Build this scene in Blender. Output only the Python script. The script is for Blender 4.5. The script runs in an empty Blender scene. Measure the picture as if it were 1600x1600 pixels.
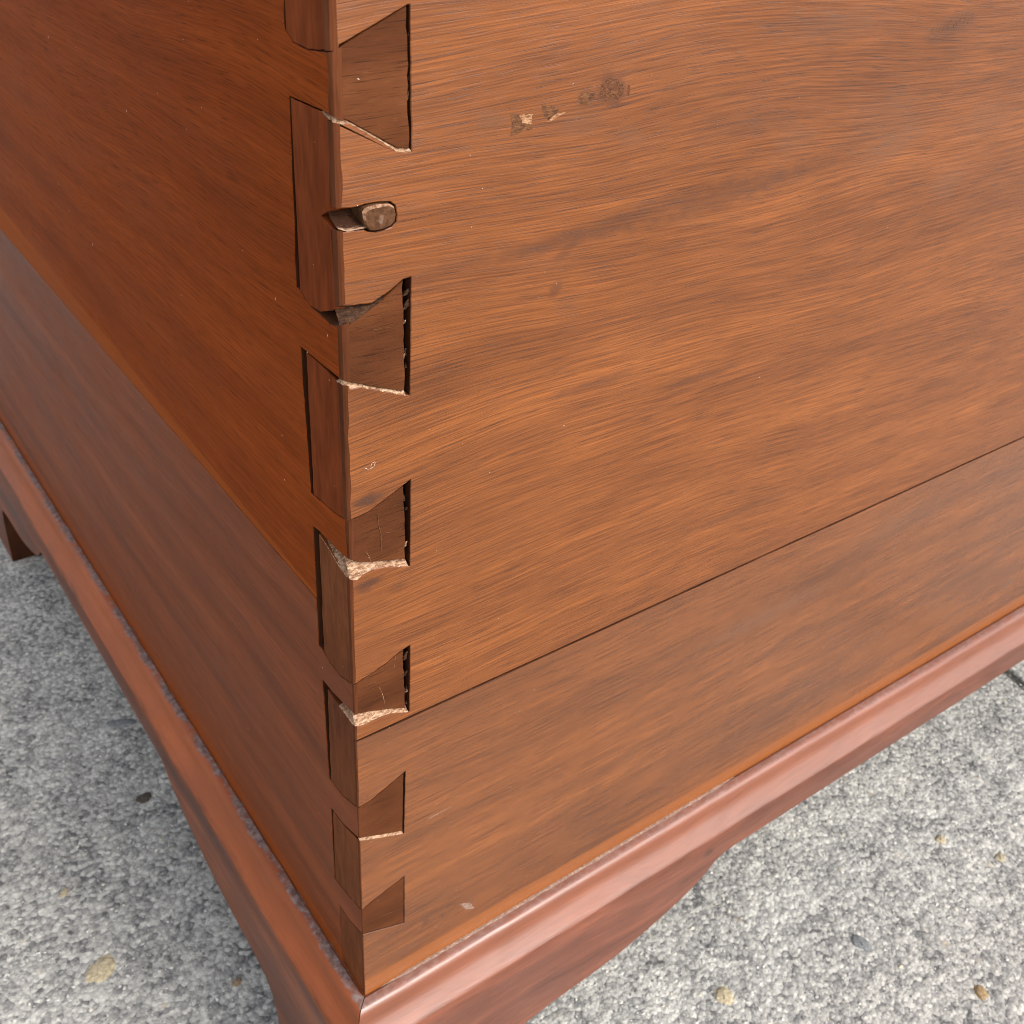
import bpy, math, random
import numpy as np
from mathutils import Matrix, Vector
from mathutils import noise as mnoise

# ---------------------------------------------------------------- camera, sky, sun, exposure
SC = bpy.context.scene
CAM_R = np.array([[0.8103822934652852, -0.5830464688667387, 0.057769832782318564],
                  [-0.29513749747664686, -0.49140306459935434, -0.819400320773324],
                  [0.5061367364861911, 0.6469774673373341, -0.5703032182397394]])
CAM_C = np.array([-0.12486015480286129, -0.24082546104892533, 0.45126695847150355])
CAM_F = 1679.597
cd = bpy.data.cameras.new('camera')
cam = bpy.data.objects.new('camera', cd)
SC.collection.objects.link(cam)
m = Matrix.Identity(4)
for i in range(3):
    m[i][0] = CAM_R[0][i]
    m[i][1] = -CAM_R[1][i]
    m[i][2] = -CAM_R[2][i]
    m[i][3] = CAM_C[i]
cam.matrix_world = m
cd.sensor_width = 36.0
cd.lens = 36.0 * CAM_F / 1600.0
cd.clip_start = 0.01
cd.clip_end = 500.0
cd.dof.use_dof = True
cd.dof.focus_distance = float(CAM_R[2] @ (np.array([0.03, 0.0, 0.27]) - CAM_C))
cd.dof.aperture_fstop = 34.0
SC.camera = cam

SUN_DIR = Vector((0.24, -0.71, 0.62)).normalized()       # towards the light
sun_el = math.asin(SUN_DIR.z)
sun_az = math.atan2(SUN_DIR.x, SUN_DIR.y)
w = bpy.data.worlds.new("World")
SC.world = w
w.use_nodes = True
wn = w.node_tree.nodes
wl = w.node_tree.links
bg = wn['Background']
sky = wn.new('ShaderNodeTexSky')
sky.sky_type = 'NISHITA'
sky.sun_disc = False
sky.sun_elevation = sun_el
sky.sun_rotation = sun_az
sky.dust_density = 3.0
sky.air_density = 1.0
hs = wn.new('ShaderNodeHueSaturation')                    # an overcast, nearly colourless sky
hs.inputs['Saturation'].default_value = 0.30
wl.new(sky.outputs[0], hs.inputs['Color'])
wl.new(hs.outputs[0], bg.inputs['Color'])
bg.inputs['Strength'].default_value = 0.15
sd = bpy.data.lights.new('sun', 'SUN')
sd.energy = 0.75
sd.angle = math.radians(22)
sd.color = (1.0, 0.96, 0.90)
sun = bpy.data.objects.new('sun', sd)
sun.rotation_euler = SUN_DIR.to_track_quat('Z', 'Y').to_euler()
SC.collection.objects.link(sun)
SC.view_settings.view_transform = 'Standard'
SC.view_settings.look = 'None'
SC.view_settings.exposure = 1.16
SC.view_settings.gamma = 1.0
SC.cycles.max_bounces = 8
SC.cycles.filter_width = 1.0

# ---------------------------------------------------------------- dimensions (metres)
T = 0.0237        # board thickness
SKIN = 0.0035     # depth of the outer layer of a finger that is one with its board
W, D = 1.20, 0.67  # box length and depth
ZTOP = 0.52
ZSR, ZSL = 0.1620, 0.2104   # plank seams, front and side
ZG = -0.150       # pavement
EO, ED = 0.015, 0.0185      # how far the base moulding stands out, and its depth


def ray(u, v):
    return CAM_R.T @ np.array([(u - 800) / CAM_F, (v - 800) / CAM_F, 1.0])


def on(u, v, ax, val):
    d = ray(u, v)
    return CAM_C + (val - CAM_C[ax]) / d[ax] * d


def FR(u, v):                # measured point on the front face -> (x, z)
    q = on(u, v, 1, 0.0)
    return (float(q[0]), float(q[2]))


def SD(u, v):                # measured point on the side face -> (y, z)
    q = on(u, v, 0, 0.0)
    return (float(q[1]), float(q[2]))


def GR(u, v):
    q = on(u, v, 2, ZG)
    return (float(q[0]), float(q[1]))


# ---------------------------------------------------------------- node helpers
class NT:
    def __init__(self, name):
        self.mat = bpy.data.materials.new(name)
        self.mat.use_nodes = True
        self.t = self.mat.node_tree
        self.n = self.t.nodes
        self.l = self.t.links
        self.b = self.n['Principled BSDF']
        tc = self.n.new('ShaderNodeTexCoord')
        self.co = tc.outputs['Object']
        s = self.n.new('ShaderNodeSeparateXYZ')
        self.l.new(self.co, s.inputs[0])
        self.x, self.y, self.z = s.outputs

    def plug(self, sock, v):
        if v is None:
            return
        if hasattr(v, 'links'):
            self.l.new(v, sock)
        else:
            if isinstance(v, (tuple, list)) and len(v) == 3 and sock.type == 'RGBA':
                v = (*v, 1.0)
            sock.default_value = v

    def m(self, op, a, b=None, c=None, clamp=False):
        k = self.n.new('ShaderNodeMath')
        k.operation = op
        k.use_clamp = clamp
        self.plug(k.inputs[0], a)
        self.plug(k.inputs[1], b)
        self.plug(k.inputs[2], c)
        return k.outputs[0]

    def vec(self, a, b, c):
        k = self.n.new('ShaderNodeCombineXYZ')
        for i, v in enumerate((a, b, c)):
            self.plug(k.inputs[i], v)
        return k.outputs[0]

    def noise(self, v, scale=1.0, detail=2.0, rough=0.5, dist=0.0):
        k = self.n.new('ShaderNodeTexNoise')
        self.l.new(v, k.inputs['Vector'])
        k.inputs['Scale'].default_value = scale
        k.inputs['Detail'].default_value = detail
        k.inputs['Roughness'].default_value = rough
        k.inputs['Distortion'].default_value = dist
        return k.outputs['Fac']

    def voro(self, v, scale, feat='F1', rnd=1.0):
        k = self.n.new('ShaderNodeTexVoronoi')
        k.feature = feat
        self.l.new(v, k.inputs['Vector'])
        k.inputs['Scale'].default_value = scale
        k.inputs['Randomness'].default_value = rnd
        return k

    def rng(self, v, a, b, c=0.0, d=1.0, smooth=False):
        k = self.n.new('ShaderNodeMapRange')
        k.interpolation_type = 'SMOOTHSTEP' if smooth else 'LINEAR'
        k.clamp = True
        self.plug(k.inputs[0], v)
        for i, q in enumerate((a, b, c, d)):
            k.inputs[1 + i].default_value = q
        return k.outputs[0]

    def ramp(self, v, stops):
        k = self.n.new('ShaderNodeValToRGB')
        self.l.new(v, k.inputs[0])
        e = k.color_ramp.elements
        while len(e) < len(stops):
            e.new(0.5)
        for q, (p, c) in zip(e, stops):
            q.position = p
            q.color = (*c, 1.0)
        return k.outputs[0]

    def mix(self, f, a, b, mode='MIX'):
        k = self.n.new('ShaderNodeMix')
        k.data_type = 'RGBA'
        k.blend_type = mode
        self.plug(k.inputs[0], f)
        self.plug(k.inputs[6], a)
        self.plug(k.inputs[7], b)
        return k.outputs[2]

    def bump(self, h, dist, strength=1.0, prev=None):
        k = self.n.new('ShaderNodeBump')
        k.inputs['Strength'].default_value = strength
        k.inputs['Distance'].default_value = dist
        self.l.new(h, k.inputs['Height'])
        if prev is not None:
            self.l.new(prev, k.inputs['Normal'])
        return k.outputs[0]

    def out(self, col=None, rough=None, nor=None, spec=None, coat=None, coat_rough=None):
        self.plug(self.b.inputs['Base Color'], col)
        self.plug(self.b.inputs['Roughness'], rough)
        if nor is not None:
            self.l.new(nor, self.b.inputs['Normal'])
        if spec is not None:
            self.b.inputs['Specular IOR Level'].default_value = spec
        if coat is not None:
            self.b.inputs['Coat Weight'].default_value = coat
            self.b.inputs['Coat Roughness'].default_value = coat_rough
        return self.mat


def wood(name, axis, cols, seed=0.0, rough=0.36, spec=0.5, streak=0.35, band=0.45, blotch=0.2,
         pore=0.45, stains=(), refl_band=None, figure=0.02, relief=1.0, dusty=0.0, tint=None, contrast=(0.33, 0.67), fu=46.0, fv=980.0, arc=None, wave=0.0012, line=0.5, lit_worn_edge=None):
    t = NT(name)
    if axis == 'x':
        u, v, d = t.x, t.z, t.y
    elif axis == 'y':
        u, v, d = t.y, t.z, t.x
    else:
        u, v, d = t.z, t.x, t.y
    us = t.m('ADD', u, seed * 3.17)
    vs = t.m('ADD', v, seed * 1.31)
    d2 = t.m('MULTIPLY', d, 1.0)
    low = t.noise(t.vec(t.m('MULTIPLY', us, 3.2), t.m('MULTIPLY', vs, 9.0), t.m('MULTIPLY', d2, 3.0)), 1.0, 2.0, 0.5)
    wav = t.noise(t.vec(t.m('MULTIPLY', us, 34.0), t.m('MULTIPLY', vs, 60.0), d2), 1.0, 2.0, 0.5)
    v2 = t.m('MULTIPLY_ADD', t.m('SUBTRACT', low, 0.5), figure * 3.0, vs)
    v2 = t.m('MULTIPLY_ADD', t.m('SUBTRACT', wav, 0.5), wave, v2)
    if arc:                        # grain bending round a knot that lies just out of the plank
        a_, b_, ra, rb, amp = arc
        g = t.m('ADD', t.m('POWER', t.m('DIVIDE', t.m('SUBTRACT', u, a_), ra), 2.0), t.m('POWER', t.m('DIVIDE', t.m('SUBTRACT', v, b_), rb), 2.0))
        v2 = t.m('MULTIPLY_ADD', t.m('EXPONENT', t.m('MULTIPLY', g, -1.0)), amp, v2)
    bands = t.noise(t.vec(t.m('MULTIPLY', us, 2.2), t.m('MULTIPLY', v2, 62.0), t.m('MULTIPLY', d2, 20.0)), 1.0, 5.0, 0.6)
    fib = t.noise(t.vec(t.m('MULTIPLY', us, fu), t.m('MULTIPLY', v2, fv), t.m('MULTIPLY', d2, 300.0)), 1.0, 3.0, 0.62)
    fine = t.noise(t.vec(t.m('MULTIPLY', us, 70.0), t.m('MULTIPLY', v2, 2300.0), t.m('MULTIPLY', d2, 500.0)), 1.0, 2.0, 0.6)
    blo = t.noise(t.vec(t.m('MULTIPLY', us, 13.0), t.m('MULTIPLY', vs, 30.0), d2), 1.0, 4.0, 0.6)
    tot = band + streak + blotch
    s = t.m('MULTIPLY', bands, band / tot)
    s = t.m('MULTIPLY_ADD', fib, streak / tot, s)
    s = t.m('MULTIPLY_ADD', blo, blotch / tot, s)
    s = t.rng(s, contrast[0], contrast[1])
    col = t.ramp(s, [(0.0, cols[0]), (0.38, cols[1]), (0.68, cols[2]), (1.0, cols[3])])
    dkl = t.rng(fib, 0.46, 0.62, 0.0, line)           # darker and lighter fibres
    col = t.mix(dkl, col, (0.42, 0.36, 0.32), 'MULTIPLY')
    ltl = t.rng(fib, 0.44, 0.32, 0.0, line)
    col = t.mix(ltl, col, t.mix(1.0, col, (1.55, 1.50, 1.45), 'MULTIPLY'))
    pr = t.rng(fine, 0.56, 0.70, 0.0, pore)
    col = t.mix(pr, col, tuple(c * 0.30 for c in cols[0]))
    warp = t.noise(t.vec(t.m('MULTIPLY', us, 170.0), t.m('MULTIPLY', vs, 420.0), d2), 1.0, 3.0, 0.6)
    for (su, sv, ru, rv, tilt, amt, c) in stains:
        du = t.m('SUBTRACT', u, su)
        dv = t.m('SUBTRACT', v, sv)
        ca, sa = math.cos(tilt), math.sin(tilt)
        a = t.m('ADD', t.m('MULTIPLY', du, ca / ru), t.m('MULTIPLY', dv, sa / ru))
        b = t.m('SUBTRACT', t.m('MULTIPLY', dv, ca / rv), t.m('MULTIPLY', du, sa / rv))
        r = t.m('SQRT', t.m('ADD', t.m('MULTIPLY', a, a), t.m('MULTIPLY', b, b)))
        r = t.m('MULTIPLY_ADD', t.m('SUBTRACT', warp, 0.5), 1.5, r)
        r = t.m('MULTIPLY_ADD', t.m('SUBTRACT', fib, 0.5), 2.2, r)
        f = t.rng(r, 1.25, 0.35, 0.0, amt, True)
        col = t.mix(f, col, c)
    if refl_band:                        # painted reflection change: orange band along the plank's lower edge, widening with distance
        z0, w0, w1, c_, amt = refl_band
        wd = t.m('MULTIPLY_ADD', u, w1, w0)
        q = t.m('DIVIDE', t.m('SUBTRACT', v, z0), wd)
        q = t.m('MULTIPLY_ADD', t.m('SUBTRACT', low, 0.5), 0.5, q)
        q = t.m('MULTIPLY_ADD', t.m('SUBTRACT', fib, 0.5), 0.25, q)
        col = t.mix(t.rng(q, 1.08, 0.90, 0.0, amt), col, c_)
    nb = t.bump(t.noise(t.vec(t.m('MULTIPLY', us, 9.0), t.m('MULTIPLY', vs, 26.0), d2), 1.0, 2.0, 0.5), 0.0022, 0.5 * relief)
    h = t.m('SUBTRACT', t.m('MULTIPLY', fib, 0.6), t.m('MULTIPLY', pr, 0.8))
    nb = t.bump(h, 0.00022, 0.38 * relief, nb)
    rr = t.m('MULTIPLY_ADD', t.m('SUBTRACT', blo, 0.5), 0.25, rough)
    rr = t.m('MULTIPLY_ADD', t.m('SUBTRACT', fib, 0.5), 0.12, rr)
    if lit_worn_edge:                  # paler moulding: varnish rubbed off the front, light painted on the side
        wn_ = t.noise(t.vec(t.m('MULTIPLY', us, 30.0), t.m('MULTIPLY', vs, 260.0), d2), 1.0, 4.0, 0.65)
        zq = t.m('MULTIPLY_ADD', t.m('SUBTRACT', wn_, 0.5), 0.012, t.z)
        col = t.mix(t.rng(zq, -0.0200, -0.0165, 0.0, lit_worn_edge[1]), col, lit_worn_edge[0])
    if dusty:                      # grey dust lying in the ledge behind the moulding
        dn = t.noise(t.co, 300.0, 4.0, 0.7)
        dn2 = t.noise(t.co, 60.0, 3.0, 0.6)
        zz = t.m('MULTIPLY_ADD', t.m('SUBTRACT', dn, 0.5), 0.0012, t.z)
        zz = t.m('MULTIPLY_ADD', t.m('SUBTRACT', dn2, 0.5), 0.0026, zz)
        f = t.rng(zz, -0.0008, -0.0001, 0.0, dusty)
        dc = t.mix(t.rng(dn, 0.40, 0.66), (0.09, 0.065, 0.06), (0.27, 0.215, 0.20))
        col = t.mix(f, col, dc)
        rr = t.m('MAXIMUM', rr, t.m('MULTIPLY', f, 0.9))
    return t.out(col, rr, nb, spec)


def rgb(r, g, b):              # sRGB 0-255 -> linear
    def f(c):
        c /= 255.0
        return c / 12.92 if c <= 0.04045 else ((c + 0.055) / 1.055) ** 2.4
    return (f(r), f(g), f(b))


def st(px, py, ru, rv, amt, c, tilt=0.0):
    x, z = FR(px, py)
    return (x, z, ru, rv, tilt, amt, c)


DK = rgb(70, 40, 25)
GRY = rgb(92, 66, 50)
front_cols = [rgb(84, 46, 20), rgb(114, 63, 26), rgb(131, 74, 31), rgb(154, 91, 43)]
low_cols = [rgb(82, 44, 18), rgb(109, 60, 23), rgb(125, 70, 27), rgb(146, 85, 36)]
side_cols = [rgb(90, 40, 14), rgb(122, 55, 18), rgb(138, 65, 23), rgb(158, 80, 31)]
base_cols = [rgb(82, 44, 30), rgb(106, 59, 41), rgb(122, 70, 50), rgb(144, 88, 64)]

M = {}
M['front_up'] = wood('front_cherry', 'x', front_cols, 1.0, rough=0.34, spec=0.48, streak=0.16, band=0.55, blotch=0.26, pore=0.6, figure=0.010, contrast=(0.24, 0.76), fu=28.0, fv=1750.0, line=0.72, wave=0.0008,
                     arc=(0.150, 0.400, 0.075, 0.045, -0.010), stains=[
    st(955, 140, 0.0055, 0.0045, 0.8, DK), st(915, 155, 0.003, 0.0028, 0.5, DK),
    st(765, 188, 0.006, 0.003, 0.27, GRY), st(905, 190, 0.010, 0.004, 0.24, GRY),
    st(985, 215, 0.006, 0.003, 0.24, GRY), st(868, 452, 0.003, 0.0022, 0.5, DK, 0.6),
    st(880, 395, 0.004, 0.002, 0.35, DK, 0.4),
    st(1490, 40, 0.014, 0.004, 0.55, DK, 0.2), st(1400, 225, 0.022, 0.006, 0.24, GRY, 0.3),
    st(1300, 40, 0.030, 0.006, 0.21, GRY), st(1380, 190, 0.022, 0.012, 0.21, GRY),
    st(1480, 290, 0.012, 0.007, 0.24, GRY), st(1540, 190, 0.02, 0.007, 0.21, GRY),
    st(1180, 190, 0.03, 0.005, 0.35, DK), st(1010, 330, 0.05, 0.0035, 0.45, DK, 0.10),
    st(1150, 300, 0.04, 0.0035, 0.45, DK, 0.15), st(1250, 270, 0.03, 0.004, 0.35, DK, 0.2),
    st(1240, 220, 0.012, 0.006, 0.24, GRY),
    st(930, 600, 0.018, 0.002, 0.45, DK), st(1090, 590, 0.022, 0.002, 0.45, DK), st(1150, 800, 0.035, 0.002, 0.35, DK),
    st(850, 385, 0.04, 0.0022, 0.35, DK),
    st(578, 779, 0.0055, 0.0020, 0.85, DK), st(572, 786, 0.004, 0.0012, 0.5, DK), st(575, 912, 0.0055, 0.0018, 0.85, DK), st(570, 922, 0.004, 0.0013, 0.6, DK), st(620, 918, 0.0035, 0.002, 0.35, DK),
    st(545, 170, 0.004, 0.002, 0.4, DK), st(560, 1140, 0.001, 0.001, 0.2, DK),
    st(545, 75, 0.006, 0.002, 0.4, DK)])
M['front_low'] = wood('front_brown', 'x', low_cols, 2.3, rough=0.27, spec=0.8, relief=0.6, refl_band=(0.0, 0.0112, 0.0, rgb(146, 80, 22), 0.6), streak=0.22, band=0.5, blotch=0.3, pore=0.6, fu=30.0, fv=1500.0, line=0.75, wave=0.0008, figure=0.010, stains=[  # orange strip at the bottom: the moulding's reflection, painted into the wood
    st(730, 1412, 0.0035, 0.002, 0.65, GRY), st(690, 1430, 0.002, 0.0022, 0.55, DK), st(665, 1440, 0.0016, 0.003, 0.55, DK),
    st(1575, 912, 0.006, 0.003, 0.6, GRY, 0.4), st(1550, 925, 0.004, 0.002, 0.5, GRY, 0.4), st(1262, 1068, 0.005, 0.002, 0.4, DK),
    st(930, 1230, 0.006, 0.003, 0.35, DK), st(870, 1215, 0.004, 0.002, 0.3, DK), st(1410, 815, 0.04, 0.009, 0.21, GRY),
    st(925, 1300, 0.010, 0.002, 0.45, DK), st(1200, 960, 0.05, 0.006, 0.3, GRY), st(640, 1480, 0.01, 0.003, 0.21, GRY)])
M['side_up'] = wood('side_mahogany', 'y', side_cols, 3.1, rough=0.45, spec=0.01, streak=0.30, pore=0.6, fu=28.0, fv=1500.0, line=0.5, contrast=(0.28, 0.72), figure=0.010,
                    refl_band=(0.2104, 0.001, 0.040, rgb(164, 88, 36), 0.30))  # band above the seam: darker reflection on its rounded edge, painted in
M['side_low'] = wood('side_brown', 'y', [rgb(87, 40, 15), rgb(112, 54, 22), rgb(127, 63, 28), rgb(145, 77, 36)],
                     4.4, rough=0.34, spec=0.05, relief=0.6, refl_band=(0.0, 0.0100, 0.004, rgb(136, 64, 18), 0.55), streak=0.26, pore=0.6, fu=28.0, fv=1500.0, line=0.5, figure=0.010)  # low orange band paints the base moulding's reflection into the colour
M['tail'] = wood('end_grain', 'x', [rgb(54, 30, 16), rgb(80, 44, 24), rgb(96, 55, 31), rgb(132, 83, 50)], 5.2,
                 rough=0.55, spec=0.06,
                 streak=0.35, band=0.2, blotch=0.5, pore=0.6, figure=0.004, fu=130.0, fv=700.0, contrast=(0.36, 0.66), relief=1.6)
M['pin'] = wood('finger_end', 'z', [rgb(84, 37, 15), rgb(102, 47, 21), rgb(112, 54, 26), rgb(124, 64, 34)], 6.2,
                rough=0.5, spec=0.012, streak=0.14, band=0.15, blotch=0.4, pore=0.15, figure=0.004, relief=0.4)
M['pin_low'] = wood('finger_end_brown', 'z', [rgb(80, 42, 21), rgb(98, 52, 27), rgb(108, 60, 32), rgb(122, 72, 42)], 6.6,
                    rough=0.5, spec=0.03, streak=0.14, band=0.15, blotch=0.4, pore=0.15, figure=0.004, relief=0.4)
M['base_f'] = wood('base_wood_front', 'x', base_cols, 7.2, rough=0.35, spec=0.65, line=0.6, lit_worn_edge=(rgb(160, 100, 74), 0.28), streak=0.3, pore=0.35, dusty=0.35, relief=0.9, blotch=0.4,
                   stains=[(0.205, -0.030, 0.004, 0.0035, 0.0, 0.8, DK), (0.19, -0.044, 0.004, 0.002, 0.0, 0.4, DK),
                           (0.12, -0.020, 0.005, 0.001, 0.0, 0.5, DK), (0.35, -0.021, 0.004, 0.001, 0.0, 0.5, DK)])
M['base_s'] = wood('base_wood_side', 'y', [rgb(74, 38, 22), rgb(104, 55, 32), rgb(126, 67, 38), rgb(160, 90, 52)],
                   8.2, rough=0.42, spec=0.2, line=0.7, contrast=(0.38, 0.62), streak=0.3, pore=0.4, blotch=0.35, lit_worn_edge=(rgb(180, 94, 50), 0.42), dusty=0.85, relief=0.8,  # orange tint on the moulding is light put into the colour
                   stains=[(0.22, -0.028, 0.003, 0.0015, 0.0, 0.7, DK), (0.05, -0.035, 0.012, 0.002, 0.0, 0.5, DK)])

M['worn'] = wood('worn_corner', 'z', [rgb(62, 34, 20), rgb(82, 46, 28), rgb(96, 54, 33), rgb(128, 80, 52)], 9.1, rough=0.55, spec=0.02,
                 streak=0.35, band=0.2, blotch=0.5, pore=0.3, figure=0.004)
M['joint'] = wood('joint_wall', 'z', [rgb(36, 19, 10), rgb(60, 32, 17), rgb(76, 43, 24), rgb(104, 66, 42)], 9.7, rough=0.8, spec=0.1,
                  streak=0.35, band=0.2, blotch=0.5, pore=0.3, figure=0.004)

t = NT('pale_torn_wood')
n1 = t.noise(t.vec(t.m('MULTIPLY', t.x, 500.0), t.m('MULTIPLY', t.y, 900.0), t.m('MULTIPLY', t.z, 1500.0)), 1.0, 4.0, 0.7)
c = t.ramp(n1, [(0.30, rgb(84, 56, 38)), (0.45, rgb(140, 104, 78)), (0.6, rgb(188, 154, 126)), (1.0, rgb(220, 192, 166))])
M['torn'] = t.out(c, 0.85, t.bump(n1, 0.0006, 1.0), 0.2)

t = NT('dark_crevice_wood')
n1 = t.noise(t.vec(t.m('MULTIPLY', t.x, 260.0), t.m('MULTIPLY', t.y, 900.0), t.m('MULTIPLY', t.z, 1400.0)), 1.0, 4.0, 0.7)
c = t.ramp(n1, [(0.3, rgb(30, 16, 9)), (0.55, rgb(66, 42, 26)), (0.8, rgb(104, 74, 48))])
M['crev'] = t.out(c, 0.8, t.bump(n1, 0.0006, 1.0), 0.2)

t = NT('scraped_wood')
n1 = t.noise(t.vec(t.m('MULTIPLY', t.x, 400.0), t.m('MULTIPLY', t.y, 900.0), t.m('MULTIPLY', t.z, 1100.0)), 1.0, 4.0, 0.7)
c = t.ramp(n1, [(0.3, rgb(60, 35, 19)), (0.5, rgb(96, 60, 35)), (0.75, rgb(132, 89, 55))])
M['scraped'] = t.out(c, 0.7, t.bump(n1, 0.0006, 1.0), 0.2)
t = NT('dent')
n1 = t.noise(t.vec(t.m('MULTIPLY', t.x, 900.0), t.m('MULTIPLY', t.y, 900.0), t.m('MULTIPLY', t.z, 1100.0)), 1.0, 4.0, 0.7)
c = t.ramp(n1, [(0.3, rgb(58, 32, 17)), (0.5, rgb(92, 54, 30)), (0.75, rgb(130, 82, 48))])
M['dent'] = t.out(c, 0.6, t.bump(n1, 0.0006, 1.0), 0.2)
t = NT('pale_scrape')
n1 = t.noise(t.vec(t.m('MULTIPLY', t.x, 400.0), t.m('MULTIPLY', t.y, 900.0), t.m('MULTIPLY', t.z, 1100.0)), 1.0, 4.0, 0.7)
c = t.ramp(n1, [(0.35, rgb(100, 64, 38)), (0.5, rgb(152, 108, 76)), (0.7, rgb(196, 156, 122))])
M['pales'] = t.out(c, 0.7, t.bump(n1, 0.0006, 1.0), 0.2)

t = NT('slot_wood')
n1 = t.noise(t.vec(t.m('MULTIPLY', t.x, 300.0), t.m('MULTIPLY', t.y, 900.0), t.m('MULTIPLY', t.z, 1500.0)), 1.0, 5.0, 0.75)
q = t.m('MULTIPLY_ADD', t.m('SUBTRACT', n1, 0.5), 0.006, t.y)
c = t.mix(t.rng(q, 0.0003, 0.0019), rgb(196, 158, 128), rgb(58, 34, 20))  # pale torn lip; shade deeper in the slot is painted into the colour
M['slotwood'] = t.out(c, 0.85, t.bump(n1, 0.0006, 1.0), 0.15)

t = NT('peg_grain')
n1 = t.noise(t.co, 700.0, 4.0, 0.6)
n2 = t.noise(t.co, 260.0, 2.0, 0.5)
c = t.mix(t.rng(n1, 0.35, 0.7), rgb(70, 45, 29), rgb(100, 68, 46))
c = t.mix(t.rng(n2, 0.66, 0.74, 0.0, 0.25), c, rgb(170, 146, 132))
M['peg'] = t.out(c, 0.8, t.bump(n1, 0.0004, 0.9), 0.08)

t = NT('peg_rim')
n1 = t.noise(t.co, 900.0, 4.0, 0.6)
M['rim'] = t.out(t.mix(t.rng(n1, 0.38, 0.66), rgb(96, 64, 42), rgb(164, 128, 100)), 0.7, t.bump(n1, 0.0004, 0.8), 0.2)

t = NT('lint')
M['lint'] = t.out(rgb(226, 212, 200), 0.8, None, 0.3)

t = NT('filler')
n1 = t.noise(t.co, 900.0, 4.0, 0.7)
c = t.ramp(n1, [(0.3, rgb(92, 68, 58)), (0.55, rgb(140, 112, 98)), (0.8, rgb(196, 172, 152))])
M['filler'] = t.out(c, 0.85, t.bump(n1, 0.0005, 1.0), 0.2)

# weathered concrete
t = NT('weathered_concrete')
big = t.noise(t.co, 5.0, 4.0, 0.6)
mid = t.noise(t.co, 38.0, 5.0, 0.62, 0.4)
sm = t.noise(t.co, 150.0, 4.0, 0.65)
gr = t.noise(t.co, 430.0, 3.0, 0.6)
vo = t.voro(t.co, 330.0)
vd = vo.outputs['Distance']
cells = t.n.new('ShaderNodeSeparateColor')
t.l.new(vo.outputs['Color'], cells.inputs[0])
vo2 = t.voro(t.co, 150.0)
c2 = t.n.new('ShaderNodeSeparateColor')
t.l.new(vo2.outputs['Color'], c2.inputs[0])
s = t.m('MULTIPLY', big, 0.22)
s = t.m('MULTIPLY_ADD', mid, 0.56, s)
s = t.m('MULTIPLY_ADD', sm, 0.36, s)
s = t.m('MULTIPLY_ADD', gr, 0.30, s)
s = t.m('MULTIPLY_ADD', cells.outputs[0], 0.34, s)
s = t.m('MULTIPLY_ADD', vd, -0.22, s)
s = t.rng(s, 0.52, 1.04)
c = t.ramp(s, [(0.0, rgb(92, 91, 90)), (0.28, rgb(134, 133, 130)), (0.52, rgb(159, 157, 151)), (0.78, rgb(181, 179, 172)), (1.0, rgb(202, 199, 190))])
agg = t.rng(c2.outputs[1], 0.90, 0.93)
agg = t.m('MULTIPLY', agg, t.rng(vo2.outputs['Distance'], 0.42, 0.28))
agg = t.m('MULTIPLY', agg, t.rng(mid, 0.45, 0.6))
ac = t.ramp(c2.outputs[2], [(0.0, rgb(120, 128, 134)), (0.45, rgb(96, 98, 100)), (0.6, rgb(186, 166, 134)), (1.0, rgb(214, 210, 204))])
c = t.mix(t.m('MULTIPLY', agg, 0.6), c, ac)
h = t.m('MULTIPLY', sm, 0.9)
h = t.m('MULTIPLY_ADD', gr, 0.45, h)
h = t.m('MULTIPLY_ADD', vd, -0.4, h)
h = t.m('MULTIPLY_ADD', mid, 1.4, h)
nb = t.bump(h, 0.004, 0.5)
M['concrete'] = t.out(c, 0.9, nb, 0.25)

t = NT('grit')
wnz = t.voro(t.co, 260.0)
sc_ = t.n.new('ShaderNodeSeparateColor')
t.l.new(wnz.outputs['Color'], sc_.inputs[0])
c = t.ramp(sc_.outputs[0], [(0.0, rgb(110, 109, 107)), (0.35, rgb(150, 148, 145)), (0.7, rgb(176, 174, 168)), (0.95, rgb(206, 203, 195)), (1.0, rgb(190, 178, 152))])
M['grit'] = t.out(c, 0.85, None, 0.3)

t = NT('pebble')
n1 = t.noise(t.co, 3.0, 5.0, 0.7)
inf = t.n.new('ShaderNodeObjectInfo')
cc = t.mix(t.rng(n1, 0.35, 0.7), t.mix(1.0, inf.outputs['Color'], (0.42, 0.40, 0.38), 'MULTIPLY'), inf.outputs['Color'])
M['pebble'] = t.out(cc, 0.75, t.bump(n1, 0.001, 0.5), 0.3)

# ---------------------------------------------------------------- mesh helpers
ROOT_LOC = Vector((W / 2, D / 2, ZG))


def link(o):
    SC.collection.objects.link(o)
    return o


root = link(bpy.data.objects.new('wooden_chest', None))
root.location = ROOT_LOC
root['label'] = 'reddish brown dovetailed wooden chest on a moulded bracket base, standing on concrete'
root['category'] = 'chest'


def obj(name, verts, faces, mats, parent=None, midx=None, smooth=False, label=None):
    me = bpy.data.meshes.new(name)
    me.from_pydata([tuple(map(float, v)) for v in verts], [], faces)
    if not isinstance(mats, (list, tuple)):
        mats = [mats]
    for q in mats:
        me.materials.append(q)
    if midx is not None:
        for p, i in zip(me.polygons, midx):
            p.material_index = i
    if smooth:
        for p in me.polygons:
            p.use_smooth = True
    me.update()
    o = link(bpy.data.objects.new(name, me))
    if parent is root:
        o.parent = root
        o.matrix_parent_inverse = Matrix.Translation(-ROOT_LOC)
    elif parent is not None:
        o.parent = parent
    if label:
        o['label'] = label
    return o


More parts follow.
